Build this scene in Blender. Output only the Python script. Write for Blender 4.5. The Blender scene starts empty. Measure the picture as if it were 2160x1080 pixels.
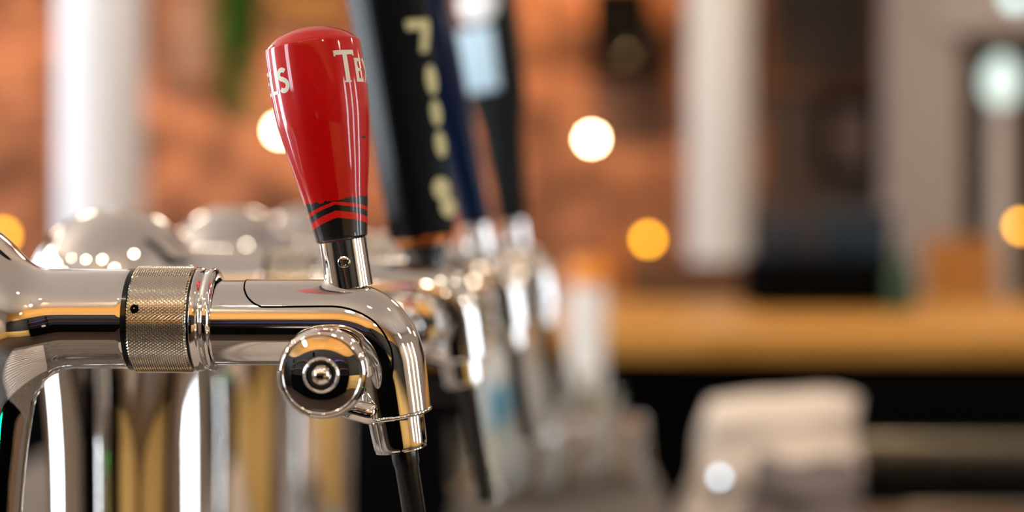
import bpy, bmesh, math, random
import numpy as np
from mathutils import Matrix, Vector

random.seed(7)
S = bpy.context.scene
C = S.collection
PI = math.pi
F = 3000.0          # focal length in pixels of the 2160 px wide frame
HZ = 430.0          # pixel row of the horizon
CAMZ = 1.43         # camera height
K = 0.0002          # metres per pixel at the plane of sharp focus (0.6 m)

# ------------------------------------------------------------------ camera, world, lights, exposure
cd = bpy.data.cameras.new('camera')
cam = bpy.data.objects.new('camera', cd); C.objects.link(cam)
cam.location = (0, 0, CAMZ); cam.rotation_euler = (PI/2, 0, 0)
cd.sensor_width = 36.0; cd.lens = 50.0
cd.shift_y = -(540 - HZ) / 2160.0
cd.clip_start = 0.02; cd.clip_end = 60
cd.dof.use_dof = True; cd.dof.focus_distance = 0.585; cd.dof.aperture_fstop = 2.6
S.camera = cam

w = bpy.data.worlds.new('sky'); S.world = w; w.use_nodes = True
bg = w.node_tree.nodes['Background']
bg.inputs[0].default_value = (0.80, 0.90, 1.0, 1); bg.inputs[1].default_value = 18.0

S.view_settings.view_transform = 'Standard'; S.view_settings.look = 'None'
S.view_settings.gamma = 1.0; S.view_settings.use_curve_mapping = False
S.view_settings.exposure = 0.12
S.cycles.use_denoising = True
S.cycles.use_adaptive_sampling = False
S.cycles.max_bounces = 10; S.cycles.glossy_bounces = 6; S.cycles.diffuse_bounces = 3
S.cycles.sample_clamp_indirect = 60
S.cycles.caustics_reflective = False; S.cycles.caustics_refractive = False

# room extents
XL, XR, YB, YF, ZT = -3.4, 4.2, -2.6, 5.8, 3.2
WIN_L = [(-1.9, -1.1, 1.15), (0.95, 1.85, 0.15), (2.9, 3.5, 0.95), (4.3, 4.8, 0.95)]       # (y from, y to, sill height)
WIN_R = [(-1.2, -0.75, 0.8), (0.15, 0.5, 0.8), (1.4, 1.8, 0.8)]
WZ1 = 2.55

def area(name, loc, rot, sx, sy, power, col, portal=False, spread=None):
    l = bpy.data.lights.new(name, 'AREA'); l.shape = 'RECTANGLE'; l.size = sx; l.size_y = sy
    l.energy = power; l.color = col
    if spread: l.spread = spread
    if portal: l.cycles.is_portal = True
    o = bpy.data.objects.new(name, l); o.location = loc; o.rotation_euler = rot; C.objects.link(o); return o
for (a, b, WZ0) in WIN_L:
    area('window_portal', (XL - 0.02, (a+b)/2, (WZ0+WZ1)/2), (0, -PI/2, 0), WZ1-WZ0, b-a, 1, (1, 1, 1), True)
for (a, b, WZ0) in WIN_R:
    area('window_portal', (XR + 0.02, (a+b)/2, (WZ0+WZ1)/2), (0, PI/2, 0), WZ1-WZ0, b-a, 1, (1, 1, 1), True)

def spot(name, loc, target, power, col, angle=70, blend=0.8, r=0.04):
    l = bpy.data.lights.new(name, 'SPOT'); l.energy = power; l.color = col
    l.spot_size = math.radians(angle); l.spot_blend = blend; l.shadow_soft_size = r
    o = bpy.data.objects.new(name, l); o.location = loc
    o.rotation_euler = (Vector(target) - Vector(loc)).to_track_quat('-Z', 'Y').to_euler(); C.objects.link(o); return o
WARM = (1.0, 0.50, 0.18)
for x, p in ((-2.25, 100), (-1.2, 150), (-0.5, 60), (0.2, 150)):
    spot('added_wall_wash', (x, 4.7, 3.0), (x, 5.8, 1.75), p, WARM, 75)  # unseen spots added to give the brick its warm wash
for y in (-1.6, -0.4, 0.9):
    spot('added_oak_fill', (3.2, y, 3.1), (4.2, y, 0.6), 150, (1.0, 0.80, 0.50), 75)  # unseen spots added so this wall shows gold in the chrome
spot('back_wall_spotlight', (-0.8, -1.3, 3.1), (-0.8, -2.6, 2.6), 60, (1.0, 0.72, 0.4), 110)
spot('back_wall_spotlight', (0.8, -1.3, 3.1), (0.8, -2.6, 2.6), 60, (1.0, 0.72, 0.4), 110)
spot('added_bar_fill', (0.7, 2.3, 3.1), (0.7, 3.2, 1.18), 95, (1.0, 0.80, 0.55), 60)  # this and the next: unseen spots added to brighten the oak counter
spot('added_bar_fill', (1.9, 2.3, 3.1), (1.9, 3.2, 1.18), 95, (1.0, 0.80, 0.55), 60)
spot('added_tap_fill', (-0.5, -0.6, 3.0), (0.02, 1.25, 1.62), 60, (0.9, 0.95, 1.0), 11)  # unseen lamp added to brighten the far handles and pale blue label
spot('added_bar_fill', (0.45, 0.9, 3.1), (0.36, 1.96, 1.1), 85, (1.0, 0.88, 0.78), 20)  # added fill on the cream bag, no fixture
spot('added_bar_fill', (0.5, 1.3, 3.1), (0.13, 2.42, 1.2), 115, (1.0, 0.90, 0.80), 10)  # added fill on the white canister, no fixture

# ------------------------------------------------------------------ materials
def mat(name, col, rough=0.5, metal=0.0, coat=0.0, emit=None, es=0.0, noise=None, bump=None, spec=0.5, trans=0.0, ior=1.45):
    m = bpy.data.materials.new(name); m.use_nodes = True
    nt = m.node_tree; b = nt.nodes['Principled BSDF']
    b.inputs['Base Color'].default_value = (*col, 1)
    b.inputs['Roughness'].default_value = rough; b.inputs['Metallic'].default_value = metal
    b.inputs['Coat Weight'].default_value = coat; b.inputs['Coat Roughness'].default_value = 0.04
    b.inputs['Specular IOR Level'].default_value = spec
    b.inputs['Transmission Weight'].default_value = trans; b.inputs['IOR'].default_value = ior
    if emit: b.inputs['Emission Color'].default_value = (*emit, 1); b.inputs['Emission Strength'].default_value = es
    tc = None
    if noise or bump:
        tc = nt.nodes.new('ShaderNodeTexCoord')
    if noise:                                   # (second colour, scale, stretch)
        c2, sc, st = noise
        mp = nt.nodes.new('ShaderNodeMapping'); mp.inputs['Scale'].default_value = st
        n = nt.nodes.new('ShaderNodeTexNoise'); n.inputs['Scale'].default_value = sc; n.inputs['Detail'].default_value = 4
        r = nt.nodes.new('ShaderNodeValToRGB')
        r.color_ramp.elements[0].position = 0.35; r.color_ramp.elements[1].position = 0.65
        r.color_ramp.elements[0].color = (*col, 1); r.color_ramp.elements[1].color = (*c2, 1)
        nt.links.new(tc.outputs['Object'], mp.inputs[0]); nt.links.new(mp.outputs[0], n.inputs[0])
        nt.links.new(n.outputs[0], r.inputs[0]); nt.links.new(r.outputs[0], b.inputs['Base Color'])
    if bump:
        sc, dist, st = bump
        n = nt.nodes.new('ShaderNodeTexNoise'); n.inputs['Scale'].default_value = sc
        bp = nt.nodes.new('ShaderNodeBump'); bp.inputs['Strength'].default_value = st; bp.inputs['Distance'].default_value = dist
        nt.links.new(tc.outputs['Object'], n.inputs[0]); nt.links.new(n.outputs[0], bp.inputs['Height'])
        nt.links.new(bp.outputs[0], b.inputs['Normal'])
    return m
def emission(name, col, s):
    return mat(name, (0.05, 0.05, 0.05), 0.4, emit=col, es=s)
def brick_mat():
    m = mat('brick_wall', (0.4, 0.2, 0.12), 0.85); nt = m.node_tree; b = nt.nodes['Principled BSDF']
    tc = nt.nodes.new('ShaderNodeTexCoord'); mp = nt.nodes.new('ShaderNodeMapping')
    mp.inputs['Rotation'].default_value = (PI/2, 0, 0)
    br = nt.nodes.new('ShaderNodeTexBrick')
    br.inputs['Color1'].default_value = (0.46, 0.20, 0.10, 1); br.inputs['Color2'].default_value = (0.26, 0.105, 0.055, 1)
    br.inputs['Mortar'].default_value = (0.44, 0.29, 0.21, 1); br.inputs['Scale'].default_value = 1.0
    br.inputs['Brick Width'].default_value = 0.23; br.inputs['Row Height'].default_value = 0.08; br.inputs['Mortar Size'].default_value = 0.007
    n = nt.nodes.new('ShaderNodeTexNoise'); n.inputs['Scale'].default_value = 3.6; n.inputs['Detail'].default_value = 3
    r = nt.nodes.new('ShaderNodeValToRGB'); r.color_ramp.elements[0].position = 0.40; r.color_ramp.elements[1].position = 0.60
    r.color_ramp.elements[0].color = (0.26, 0.24, 0.24, 1); r.color_ramp.elements[1].color = (1.02, 0.99, 0.97, 1)
    mx = nt.nodes.new('ShaderNodeMix'); mx.data_type = 'RGBA'; mx.blend_type = 'MULTIPLY'; mx.inputs[0].default_value = 1
    L = nt.links.new
    L(tc.outputs['Object'], mp.inputs[0]); L(mp.outputs[0], br.inputs[0]); L(tc.outputs['Object'], n.inputs[0]); L(n.outputs[0], r.inputs[0])
    L(br.outputs[0], mx.inputs[6]); L(r.outputs[0], mx.inputs[7]); L(mx.outputs[2], b.inputs['Base Color'])
    bp = nt.nodes.new('ShaderNodeBump'); bp.inputs['Distance'].default_value = 0.006; bp.invert = True
    L(br.outputs['Fac'], bp.inputs['Height']); L(bp.outputs[0], b.inputs['Normal'])
    return m
def pane_mat():
    m = bpy.data.materials.new('window_glass'); m.use_nodes = True; nt = m.node_tree
    for n in list(nt.nodes): nt.nodes.remove(n)
    o = nt.nodes.new('ShaderNodeOutputMaterial'); t = nt.nodes.new('ShaderNodeBsdfTransparent'); g = nt.nodes.new('ShaderNodeBsdfGlossy')
    g.inputs['Roughness'].default_value = 0.02; mx = nt.nodes.new('ShaderNodeMixShader'); mx.inputs[0].default_value = 0.06
    nt.links.new(t.outputs[0], mx.inputs[1]); nt.links.new(g.outputs[0], mx.inputs[2]); nt.links.new(mx.outputs[0], o.inputs[0])
    return m
M = dict(
    chrome=mat('chrome', (0.88, 0.86, 0.84), 0.035, 1.0),
    knurl=mat('knurled_chrome', (0.86, 0.83, 0.77), 0.13, 1.0),
    satin=mat('satin_black', (0.003, 0.004, 0.005), 0.24, spec=0.08),
    black=mat('black_rubber', (0.003, 0.003, 0.0035), 0.7, spec=0.0),
    gloss_black=mat('black_plastic', (0.004, 0.005, 0.007), 0.22, coat=0.4),
    red=mat('red_lacquer', (0.60, 0.003, 0.004), 0.35, coat=0.8, spec=0.15),
    red_print=mat('red_print', (0.72, 0.012, 0.008), 0.35, coat=0.7, spec=0.2),
    black_print=mat('black_print', (0.006, 0.006, 0.007), 0.35, coat=0.7),
    cream=mat('cream_print', (0.80, 0.76, 0.66), 0.4),
    yellow_print=mat('pale_yellow_print', (0.72, 0.72, 0.40), 0.5),
    navy=mat('navy_lacquer', (0.002, 0.012, 0.050), 0.3, coat=0.3, spec=0.1),
    charcoal=mat('charcoal_plastic', (0.005, 0.006, 0.007), 0.4, spec=0.15),
    paleblue=mat('pale_blue_label', (0.58, 0.82, 1.0), 0.5),
    silver=mat('silver_disc', (0.75, 0.74, 0.73), 0.3, 0.3),
    copper=mat('copper_ring', (0.30, 0.10, 0.03), 0.3, 1.0),
    white=mat('white_paint', (0.80, 0.78, 0.75), 0.6, bump=(60, 0.002, 0.2)),
    coolwhite=mat('cool_white_paint', (0.76, 0.80, 0.86), 0.6, bump=(60, 0.002, 0.2)),
    greige=mat('greige_paint', (0.55, 0.47, 0.42), 0.7, bump=(60, 0.002, 0.2)),
    ceiling=mat('ceiling_paint', (0.62, 0.545, 0.48), 0.9, bump=(40, 0.002, 0.2)),
    brick=brick_mat(),
    plaster=mat('plaster', (0.45, 0.38, 0.32), 0.85, bump=(30, 0.003, 0.3)),
    darkwall=mat('dark_wall', (0.012, 0.011, 0.012), 0.6, bump=(30, 0.003, 0.3)),
    goldwood=mat('golden_oak', (0.60, 0.34, 0.09), 0.45, noise=((0.46, 0.24, 0.06), 3, (1, 1, 12))),
    paleoak=mat('pale_oak', (0.72, 0.50, 0.20), 0.45, noise=((0.60, 0.38, 0.13), 3, (1, 1, 12))),
    oak=mat('bar_oak', (0.55, 0.27, 0.055), 0.42, noise=((0.43, 0.20, 0.04), 4, (1, 10, 10))),
    benchwood=mat('worn_bench_wood', (0.20, 0.12, 0.07), 0.6, noise=((0.14, 0.08, 0.045), 4, (1, 8, 8))),
    brownwood=mat('brown_wood', (0.16, 0.06, 0.02), 0.45, noise=((0.10, 0.035, 0.012), 4, (1, 1, 8))),
    amberwood=mat('amber_wood', (0.45, 0.17, 0.02), 0.45, noise=((0.32, 0.11, 0.015), 4, (1, 1, 8))),
    floor=mat('floor_boards', (0.05, 0.03, 0.02), 0.5, noise=((0.03, 0.018, 0.012), 3, (1, 8, 1))),
    stone=mat('stone_worktop', (0.20, 0.175, 0.15), 0.6, noise=((0.14, 0.12, 0.105), 30, (1, 1, 1)), spec=0.3),
    blackpaint=mat('black_paint', (0.003, 0.003, 0.003), 0.7, spec=0.0),
    steel=mat('brushed_steel', (0.55, 0.52, 0.43), 0.32, 1.0),
    cloth=mat('cream_cloth', (0.72, 0.60, 0.49), 0.95, bump=(300, 0.001, 0.3)),
    bagshade=mat('bag_shade_cloth', (0.16, 0.13, 0.12), 0.95, bump=(300, 0.001, 0.3)),
    slate=mat('slate_blue', (0.16, 0.20, 0.26), 0.6),
    teal=mat('teal_print', (0.0, 0.20, 0.30), 0.4),
    jug=mat('pale_stoneware', (0.42, 0.38, 0.33), 0.4),
    orange=mat('orange_plastic', (0.75, 0.25, 0.02), 0.4),
    glass=mat('drinking_glass', (0.93, 0.89, 0.80), 0.02, trans=1.0, ior=1.45),
    bluepanel=mat('deep_blue_panel', (0.001, 0.012, 0.026), 0.5),
    slatepanel=mat('slate_panel', (0.012, 0.016, 0.026), 0.5),
    green=mat('dark_green_glass', (0.01, 0.04, 0.004), 0.3),
    leaf=mat('leaf_green', (0.14, 0.30, 0.04), 0.5, noise=((0.09, 0.20, 0.03), 12, (1, 1, 1))),
    canvas=mat('dark_canvas', (0.035, 0.025, 0.02), 0.7, noise=((0.06, 0.04, 0.03), 4, (1, 1, 1))),
    olivecanvas=mat('olive_canvas', (0.14, 0.08, 0.015), 0.7, noise=((0.09, 0.055, 0.015), 4, (1, 1, 1))),
    pinkcanvas=mat('dusty_pink_canvas', (0.22, 0.14, 0.12), 0.7, noise=((0.14, 0.10, 0.09), 5, (1, 1, 1))),
    pane=pane_mat(),
    bulb=emission('warm_bulb', (1.0, 0.72, 0.40), 80),
    globe=emission('pendant_globe', (1.0, 0.86, 0.68), 30),
    amber=emission('amber_bulb', (1.0, 0.43, 0.012), 24),
    mint=emission('opal_globe', (0.84, 1.0, 0.90), 1.2),
    minthot=emission('bright_opal_globe', (0.75, 1.0, 0.97), 2.6),
    glint=emission('cool_white_glint', (0.66, 0.85, 1.0), 8),
    downlight=emission('downlight_lens', (1.0, 0.88, 0.70), 60),
    greenled=emission('green_led', (0.0, 1.0, 0.25), 25),
    blueled=emission('blue_led', (0.05, 0.12, 1.0), 2),
    shadebrown=mat('brown_wall_shade', (0.085, 0.06, 0.048), 0.6, noise=((0.05, 0.036, 0.03), 1.5, (1, 1, 1))),
    tray=mat('tray_steel', (0.72, 0.66, 0.62), 0.45, 0.7),
    paper=mat('white_paper', (0.75, 0.68, 0.64), 0.8),
)

# ------------------------------------------------------------------ mesh helpers
def obj(name, verts, faces, m, parent=None, angle=35, kind=None):
    me = bpy.data.meshes.new(name); me.from_pydata([tuple(map(float, v)) for v in verts], [], [tuple(map(int, f)) for f in faces])
    me.validate(); me.update()
    bm = bmesh.new(); bm.from_mesh(me); bmesh.ops.recalc_face_normals(bm, faces=bm.faces[:]); bm.to_mesh(me); bm.free()
    me.shade_smooth()
    if angle is not None: me.set_sharp_from_angle(angle=math.radians(angle))
    me.materials.append(M[m])
    o = bpy.data.objects.new(name, me); C.objects.link(o)
    if parent: o.parent = parent
    if kind: o['kind'] = kind
    return o
def tag(o, label, cat, group=None):
    o['label'] = label; o['category'] = cat
    if group: o['group'] = group
    return o
def thing(name, label, cat, loc=(0, 0, 0), rz=0.0, group=None):
    o = bpy.data.objects.new(name, None); C.objects.link(o); o.location = loc; o.rotation_euler = (0, 0, rz); o.empty_display_size = 0.05
    return tag(o, label, cat, group)
def structure(o):
    o['kind'] = 'structure'; return o
def xf(verts, mtx):
    v = np.asarray(verts, float); a = np.array(mtx)
    return v @ a[:3, :3].T + a[:3, 3]
def lathe(prof, n=64, mtx=None):
    """profile of (r, z) turned about z"""
    V, Fc, rings = [], [], []
    for r, z in prof:
        if r < 1e-7:
            rings.append([len(V)]); V.append((0, 0, z))
        else:
            s = len(V); rings.append(list(range(s, s+n)))
            for k in range(n):
                t = 2*PI*k/n; V.append((r*math.cos(t), r*math.sin(t), z))
    for a, b in zip(rings[:-1], rings[1:]):
        for k in range(n):
            k2 = (k+1) % n
            if len(a) == 1 and len(b) == 1: continue
            if len(a) == 1: Fc.append((a[0], b[k], b[k2]))
            elif len(b) == 1: Fc.append((a[k], a[k2], b[0]))
            else: Fc.append((a[k], a[k2], b[k2], b[k]))
    V = np.array(V)
    if mtx is not None: V = xf(V, mtx)
    return V, Fc
def box(x0, x1, y0, y1, z0, z1, bev=0.0):
    bm = bmesh.new(); bmesh.ops.create_cube(bm, size=1)
    for v in bm.verts: v.co = ((x0+x1)/2 + v.co.x*(x1-x0), (y0+y1)/2 + v.co.y*(y1-y0), (z0+z1)/2 + v.co.z*(z1-z0))
    if bev: bmesh.ops.bevel(bm, geom=bm.edges[:], offset=bev, segments=3, profile=0.5, affect='EDGES')
    bm.verts.ensure_lookup_table(); bm.verts.index_update()
    V = [tuple(v.co) for v in bm.verts]; Fc = [[v.index for v in f.verts] for f in bm.faces]; bm.free()
    return V, Fc
def merge(*parts):
    V, Fc = [], []
    for v, f in parts:
        b = len(V); V += [tuple(p) for p in v]; Fc += [[i+b for i in q] for q in f]
    return V, Fc
def tube(path, rad, n=16, caps=True):
    P = np.array(path, float); m = len(P); R = np.broadcast_to(np.array(rad, float), (m,))
    T = np.gradient(P, axis=0); T /= np.linalg.norm(T, axis=1)[:, None]
    up = np.array([0, 1, 0.]) if abs(T[0][1]) < 0.9 else np.array([1., 0, 0])
    V, Fc = [], []
    for i in range(m):
        a = np.cross(T[i], up); a /= np.linalg.norm(a); b = np.cross(a, T[i]); up = b
        for k in range(n):
            t = 2*PI*k/n; V.append(P[i] + R[i]*(math.cos(t)*a + math.sin(t)*b))
    for i in range(m-1):
        for k in range(n):
            k2 = (k+1) % n; Fc.append((i*n+k, i*n+k2, (i+1)*n+k2, (i+1)*n+k))
    if caps: Fc.append(list(range(n))); Fc.append([(m-1)*n+k for k in range(n)])
    return V, Fc
def axis_frame(o, z, x=(0, 1, 0)):
    z = Vector(z).normalized(); x = Vector(x); x = (x - z*x.dot(z)).normalized(); y = z.cross(x)
    m = Matrix.Identity(4)
    for i in range(3): m[i][0] = x[i]; m[i][1] = y[i]; m[i][2] = z[i]; m[i][3] = o[i]
    return m
def smooth_profile(pts, n=10):
    """Catmull-Rom through (r, z) points"""
    p = np.array(pts, float); out = []
    for i in range(len(p)-1):
        p0 = p[max(i-1, 0)]; p1 = p[i]; p2 = p[i+1]; p3 = p[min(i+2, len(p)-1)]
        for k in range(n):
            t = k/n; out.append(0.5*(2*p1 + (p2-p0)*t + (2*p0-5*p1+4*p2-p3)*t*t + (3*p1-p0-3*p2+p3)*t**3))
    out.append(p[-1]); out = np.array(out); out[:, 0] = np.maximum(out[:, 0], 0); return out
def surface_nets(f, lo, hi, h):
    lo = np.array(lo); n = np.ceil((np.array(hi)-lo)/h).astype(int) + 1
    g = [lo[i] + h*np.arange(n[i]) for i in range(3)]
    X, Y, Z = np.meshgrid(*g, indexing='ij')
    Fv = f(X, Y, Z); s = Fv < 0
    cnt = np.zeros(n-1, int); acc = np.zeros((*(n-1), 3)); num = np.zeros(n-1)
    corners = [(i, j, k) for i in (0, 1) for j in (0, 1) for k in (0, 1)]
    sl = lambda c: tuple(slice(c[a], n[a]-1+c[a]) for a in range(3))
    for c in corners: cnt += s[sl(c)]
    for c in corners:
        for a in range(3):
            if c[a] == 0:
                d = list(c); d[a] = 1; d = tuple(d)
                fa, fb = Fv[sl(c)], Fv[sl(d)]; cr = (fa < 0) != (fb < 0)
                t = np.where(cr, fa/np.where(cr, fa-fb, 1), 0)
                for ax in range(3): acc[..., ax] += np.where(cr, c[ax] + (t if ax == a else 0), 0)
                num += cr
    act = (cnt > 0) & (cnt < 8)
    idx = -np.ones(n-1, int); idx[act] = np.arange(act.sum())
    cell = np.argwhere(act); P = lo + h*(cell + acc[act]/num[act][:, None])
    faces = []
    for a in range(3):
        b, c = (a+1) % 3, (a+2) % 3
        s0 = [slice(None)]*3; s1 = [slice(None)]*3; s0[a] = slice(0, n[a]-1); s1[a] = slice(1, n[a])
        e = np.argwhere(s[tuple(s0)] != s[tuple(s1)])
        e = e[(e[:, b] > 0) & (e[:, c] > 0) & (e[:, b] < n[b]-1) & (e[:, c] < n[c]-1)]
        q = []
        for db, dc in ((-1, -1), (0, -1), (0, 0), (-1, 0)):
            k = e.copy(); k[:, b] += db; k[:, c] += dc; q.append(idx[k[:, 0], k[:, 1], k[:, 2]])
        faces.append(np.stack(q, 1))
    Fc = np.concatenate(faces); Fc = Fc[(Fc >= 0).all(1)]
    eps = h*0.05
    for _ in range(5):
        x, y, z = P.T; v = f(x, y, z)
        gr = np.stack([(f(x+eps, y, z)-f(x-eps, y, z)), (f(x, y+eps, z)-f(x, y-eps, z)), (f(x, y, z+eps)-f(x, y, z-eps))], 1)/(2*eps)
        P = P - (np.clip(v, -h, h)/np.maximum((gr**2).sum(1), 0.2))[:, None]*gr
    return P, Fc
def world(px, py, d):
    return Vector(((px-1080)/F*d, d, CAMZ + (HZ-py)/F*d))

# ------------------------------------------------------------------ the room
def wall_with_windows(name, x0, x1, spans, m):
    ps = [box(x0, x1, YB, YF, WZ1, ZT)]
    y = YB
    for a, b, z in spans: ps += [box(x0, x1, y, a, 0, WZ1), box(x0, x1, a, b, 0, z)]; y = b
    ps.append(box(x0, x1, y, YF, 0, WZ1))
    return structure(obj(name, *merge(*ps), m))
structure(obj('floor', *box(XL-0.2, XR+0.2, YB-0.2, YF+0.2, -0.1, 0), 'floor'))
structure(obj('ceiling', *box(XL-0.2, XR+0.2, YB-0.2, YF+0.2, ZT, ZT+0.1), 'ceiling'))
structure(obj('wall_front', *box(XL-0.2, XR+0.2, YF, YF+0.2, 0, ZT), 'brick'))
structure(obj('wall_back', *box(XL-0.2, XR+0.2, YB-0.2, YB, 0, ZT), 'darkwall'))
structure(obj('trim_1', *box(XL, XR, YB, YB+0.06, 2.15, ZT, 0.004), 'goldwood'))
structure(obj('wall_shade_panel', *box(1.02, XR, YF-0.02, YF, 0, ZT), 'shadebrown'))  # added panel; its dark brown stands in for the unlit end of the brick
structure(obj('trim_5', *box(0.95, XR, YB, YB+.04, 0, 0.9, 0.004), 'paleoak'))
spot('added_oak_fill', (2.4, -1.2, 3.1), (2.4, -2.6, 0.4), 260, (1.0, 0.84, 0.56), 75)  # another unseen spot, added to light the oak in the back corner
structure(obj('trim_3', *box(XR-0.03, XR, YB, 2.4, 0, 0.78, 0.004), 'paleoak'))
wall_with_windows('wall_left', XL-0.2, XL, WIN_L, 'plaster')
wall_with_windows('wall_right', XR, XR+0.2, WIN_R, 'plaster')
nwin = 0
for x, spans in ((XL-0.1, WIN_L), (XR+0.1, WIN_R)):
    for a, b, WZ0 in spans:
        nwin += 1
        fr = merge(box(x-.03, x+.03, a, a+.05, WZ0, WZ1), box(x-.03, x+.03, b-.05, b, WZ0, WZ1), box(x-.03, x+.03, a+.05, b-.05, WZ0, WZ0+.05),
                   box(x-.03, x+.03, a+.05, b-.05, WZ1-.05, WZ1), box(x-.02, x+.02, (a+b)/2-.02, (a+b)/2+.02, WZ0+.05, WZ1-.05))
        wd = structure(obj('window_%d' % nwin, *fr, 'white'))
        obj('pane', *box(x-.004, x+.004, a+.05, (a+b)/2-.02, WZ0+.05, WZ1-.05), 'pane', wd)
        obj('pane', *box(x-.004, x+.004, (a+b)/2+.02, b-.05, WZ0+.05, WZ1-.05), 'pane', wd)

structure(obj('trim_4', *box(1.53, XR, 5.0, 5.3, CAMZ+.60, ZT, 0.01), 'greige'))
def pillar(px0, px1, d, m, square=False):
    a = world(px0, HZ, d); b = world(px1, HZ, d); cx = (a.x+b.x)/2; r = (b.x-a.x)/2
    if square: v = box(cx-r, cx+r, d-r, d+r, 0, ZT, 0.01)
    else: v = lathe([(r*1.25, 0), (r*1.25, .12), (r*1.05, .16), (r, .2), (r, ZT-.2), (r*1.1, ZT-.15), (r*1.25, ZT-.08), (r*1.25, ZT)], 48, Matrix.Translation((cx, d, 0)))
    return structure(obj('pillar', *v, m))
pillar(128, 300, 3.9, 'coolwhite')
pillar(1452, 1585, 4.6, 'white')
pillar(1876, 2010, 5.2, 'greige', True)

# ------------------------------------------------------------------ bar furniture
WT = 1.10           # height of the worktop that carries the taps
tag(obj('bar_worktop', *box(-0.62, 0.175, 0.30, 2.52, WT-0.05, WT, 0.004), 'stone'), 'pale stone bar worktop carrying the row of chrome beer taps', 'worktop')
t = thing('bar_cabinet', 'black panelled bar cabinet under the pale stone worktop', 'cabinet', (0, 1.4, 0))
obj('body', *box(-0.56, 0.12, -1.05, 1.08, 0, WT-0.05), 'blackpaint', t)
for k in range(4):
    obj('panel', *box(0.12, 0.135, -1.0+.52*k, -0.52+.52*k, 0.1, WT-.1, 0.004), 'blackpaint', t)
tag(obj('bar_mat', *box(-0.33, -0.065, 1.30, 2.44, WT, WT+0.008, 0.003), 'black'), 'black rubber bar mat lying on the pale worktop behind the taps', 'mat')

t = thing('drip_tray', 'brushed steel drip tray set into the worktop under the nearest taps', 'tray', (-0.01, 0.545, WT))
obj('pan', *merge(box(-.16, .16, -.19, .19, 0, .004), box(-.16, -.155, -.19, .19, .004, .016), box(.155, .16, -.19, .19, .004, .016), box(-.155, .155, -.19, -.185, .004, .016), box(-.155, .155, .185, .19, .004, .016)), 'tray', t)
slat_mesh = None
for k in range(18):
    if slat_mesh is None:
        o = obj('slat', *box(-.153, .153, -.0075, .0075, .010, .014, .001), 'tray', t); slat_mesh = o.data
    else:
        o = bpy.data.objects.new('slat', slat_mesh); C.objects.link(o); o.parent = t
    o.location = (0, -.1725 + .0203*k, 0)
# wooden bar on the other side of the aisle
bz = CAMZ - 0.247
t = thing('wooden_bar', 'long oak bar counter with black front across the aisle from the taps', 'bar counter', (0.9, 2.73, 0), math.radians(-1.2))
obj('counter_top', *box(-2.4, 3.0, 0, 0.92, bz-0.055, bz, 0.006), 'oak', t)
obj('carcass', *box(-2.36, 2.96, 0.06, 0.88, 0, bz-0.055), 'blackpaint', t)
for k in range(8):
    obj('panel', *box(-2.3+k*.66, -1.70+k*.66, 0.045, 0.06, 0.12, bz-0.12, 0.004), 'blackpaint', t)
# lower bench in front of it
bench = CAMZ - 0.445
t = thing('side_bench', 'low oak side bench at the bottom of the frame by the cream bag', 'bench', (1.2, 1.8, 0))
obj('bench_top', *box(-0.86, 1.2, -0.35, 0.28, bench-0.04, bench, 0.004), 'benchwood', t)
obj('body', *box(-0.82, 1.16, -0.3, 0.24, 0, bench-0.04), 'blackpaint', t)
# fridge
fd = 2.5
t = thing('undercounter_fridge', 'black undercounter fridge with a bright steel rail below the oak bar', 'fridge', (1.15, fd, 0))
obj('body', *box(-0.55, 0.75, 0.02, 0.12, 0.03, 1.11, 0.004), 'blackpaint', t)
obj('steel_rail', *box(-0.55, 0.75, -0.02, 0.02, CAMZ-(990-HZ)/F*fd, CAMZ-(922-HZ)/F*fd, 0.004), 'steel', t)
for k in range(2):
    dr = obj('door', *box(-0.53+k*.65, 0.10+k*.63, 0.0, 0.02, 0.06, 0.93, 0.004), 'gloss_black', t)
    obj('handle', *box(-0.46+k*.65, 0.03+k*.63, -0.02, 0.0, 0.88, 0.9, 0.004), 'steel', dr)

# ------------------------------------------------------------------ the beer taps
AX = -159.0                                   # pixel column of the tower's axis at the focus plane
def lx(px): return (px - AX)*K
def lz(py): return (HZ - py)*K + (CAMZ - WT)
zc = lz(685); za = lz(672)
RB, RC, RA = 0.0492, 0.0372, 0.0210
def tower_sdf(x, y, z):
    rho = np.sqrt(x*x + y*y); h = np.maximum(zc - z, 0)
    r = RC + (RB-RC)*np.exp(-(h/0.052)**1.5) + 0.012*np.exp(-z/0.012)
    d1 = np.where(z > zc, np.sqrt(rho**2 + (z-zc)**2) - RB, (rho - r)*0.96)
    d2 = np.maximum(np.sqrt(y*y + (z-za)**2) - RA, np.maximum(x - lx(288), -x))
    k = np.interp(z, [za-0.03, za+0.022], [0.021, 0.010])
    hh = np.clip(0.5 + 0.5*(d2-d1)/k, 0, 1)
    return d2*(1-hh) + d1*hh - k*hh*(1-hh)
TV, TF = surface_nets(tower_sdf, (-0.056, -0.056, -0.004), (lx(288)+0.004, 0.056, zc+RB+0.004), 0.0022)
TV[:, 2] = np.maximum(TV[:, 2], 0.0)

tap = thing('beer_tap', 'chrome beer tap with a glossy red handle, sharp and nearest in the row', 'beer tap', (0, 0, 0), 0, 'chrome beer taps along the bar')
obj('tower', TV, TF, 'chrome', tap, 40)

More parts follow.
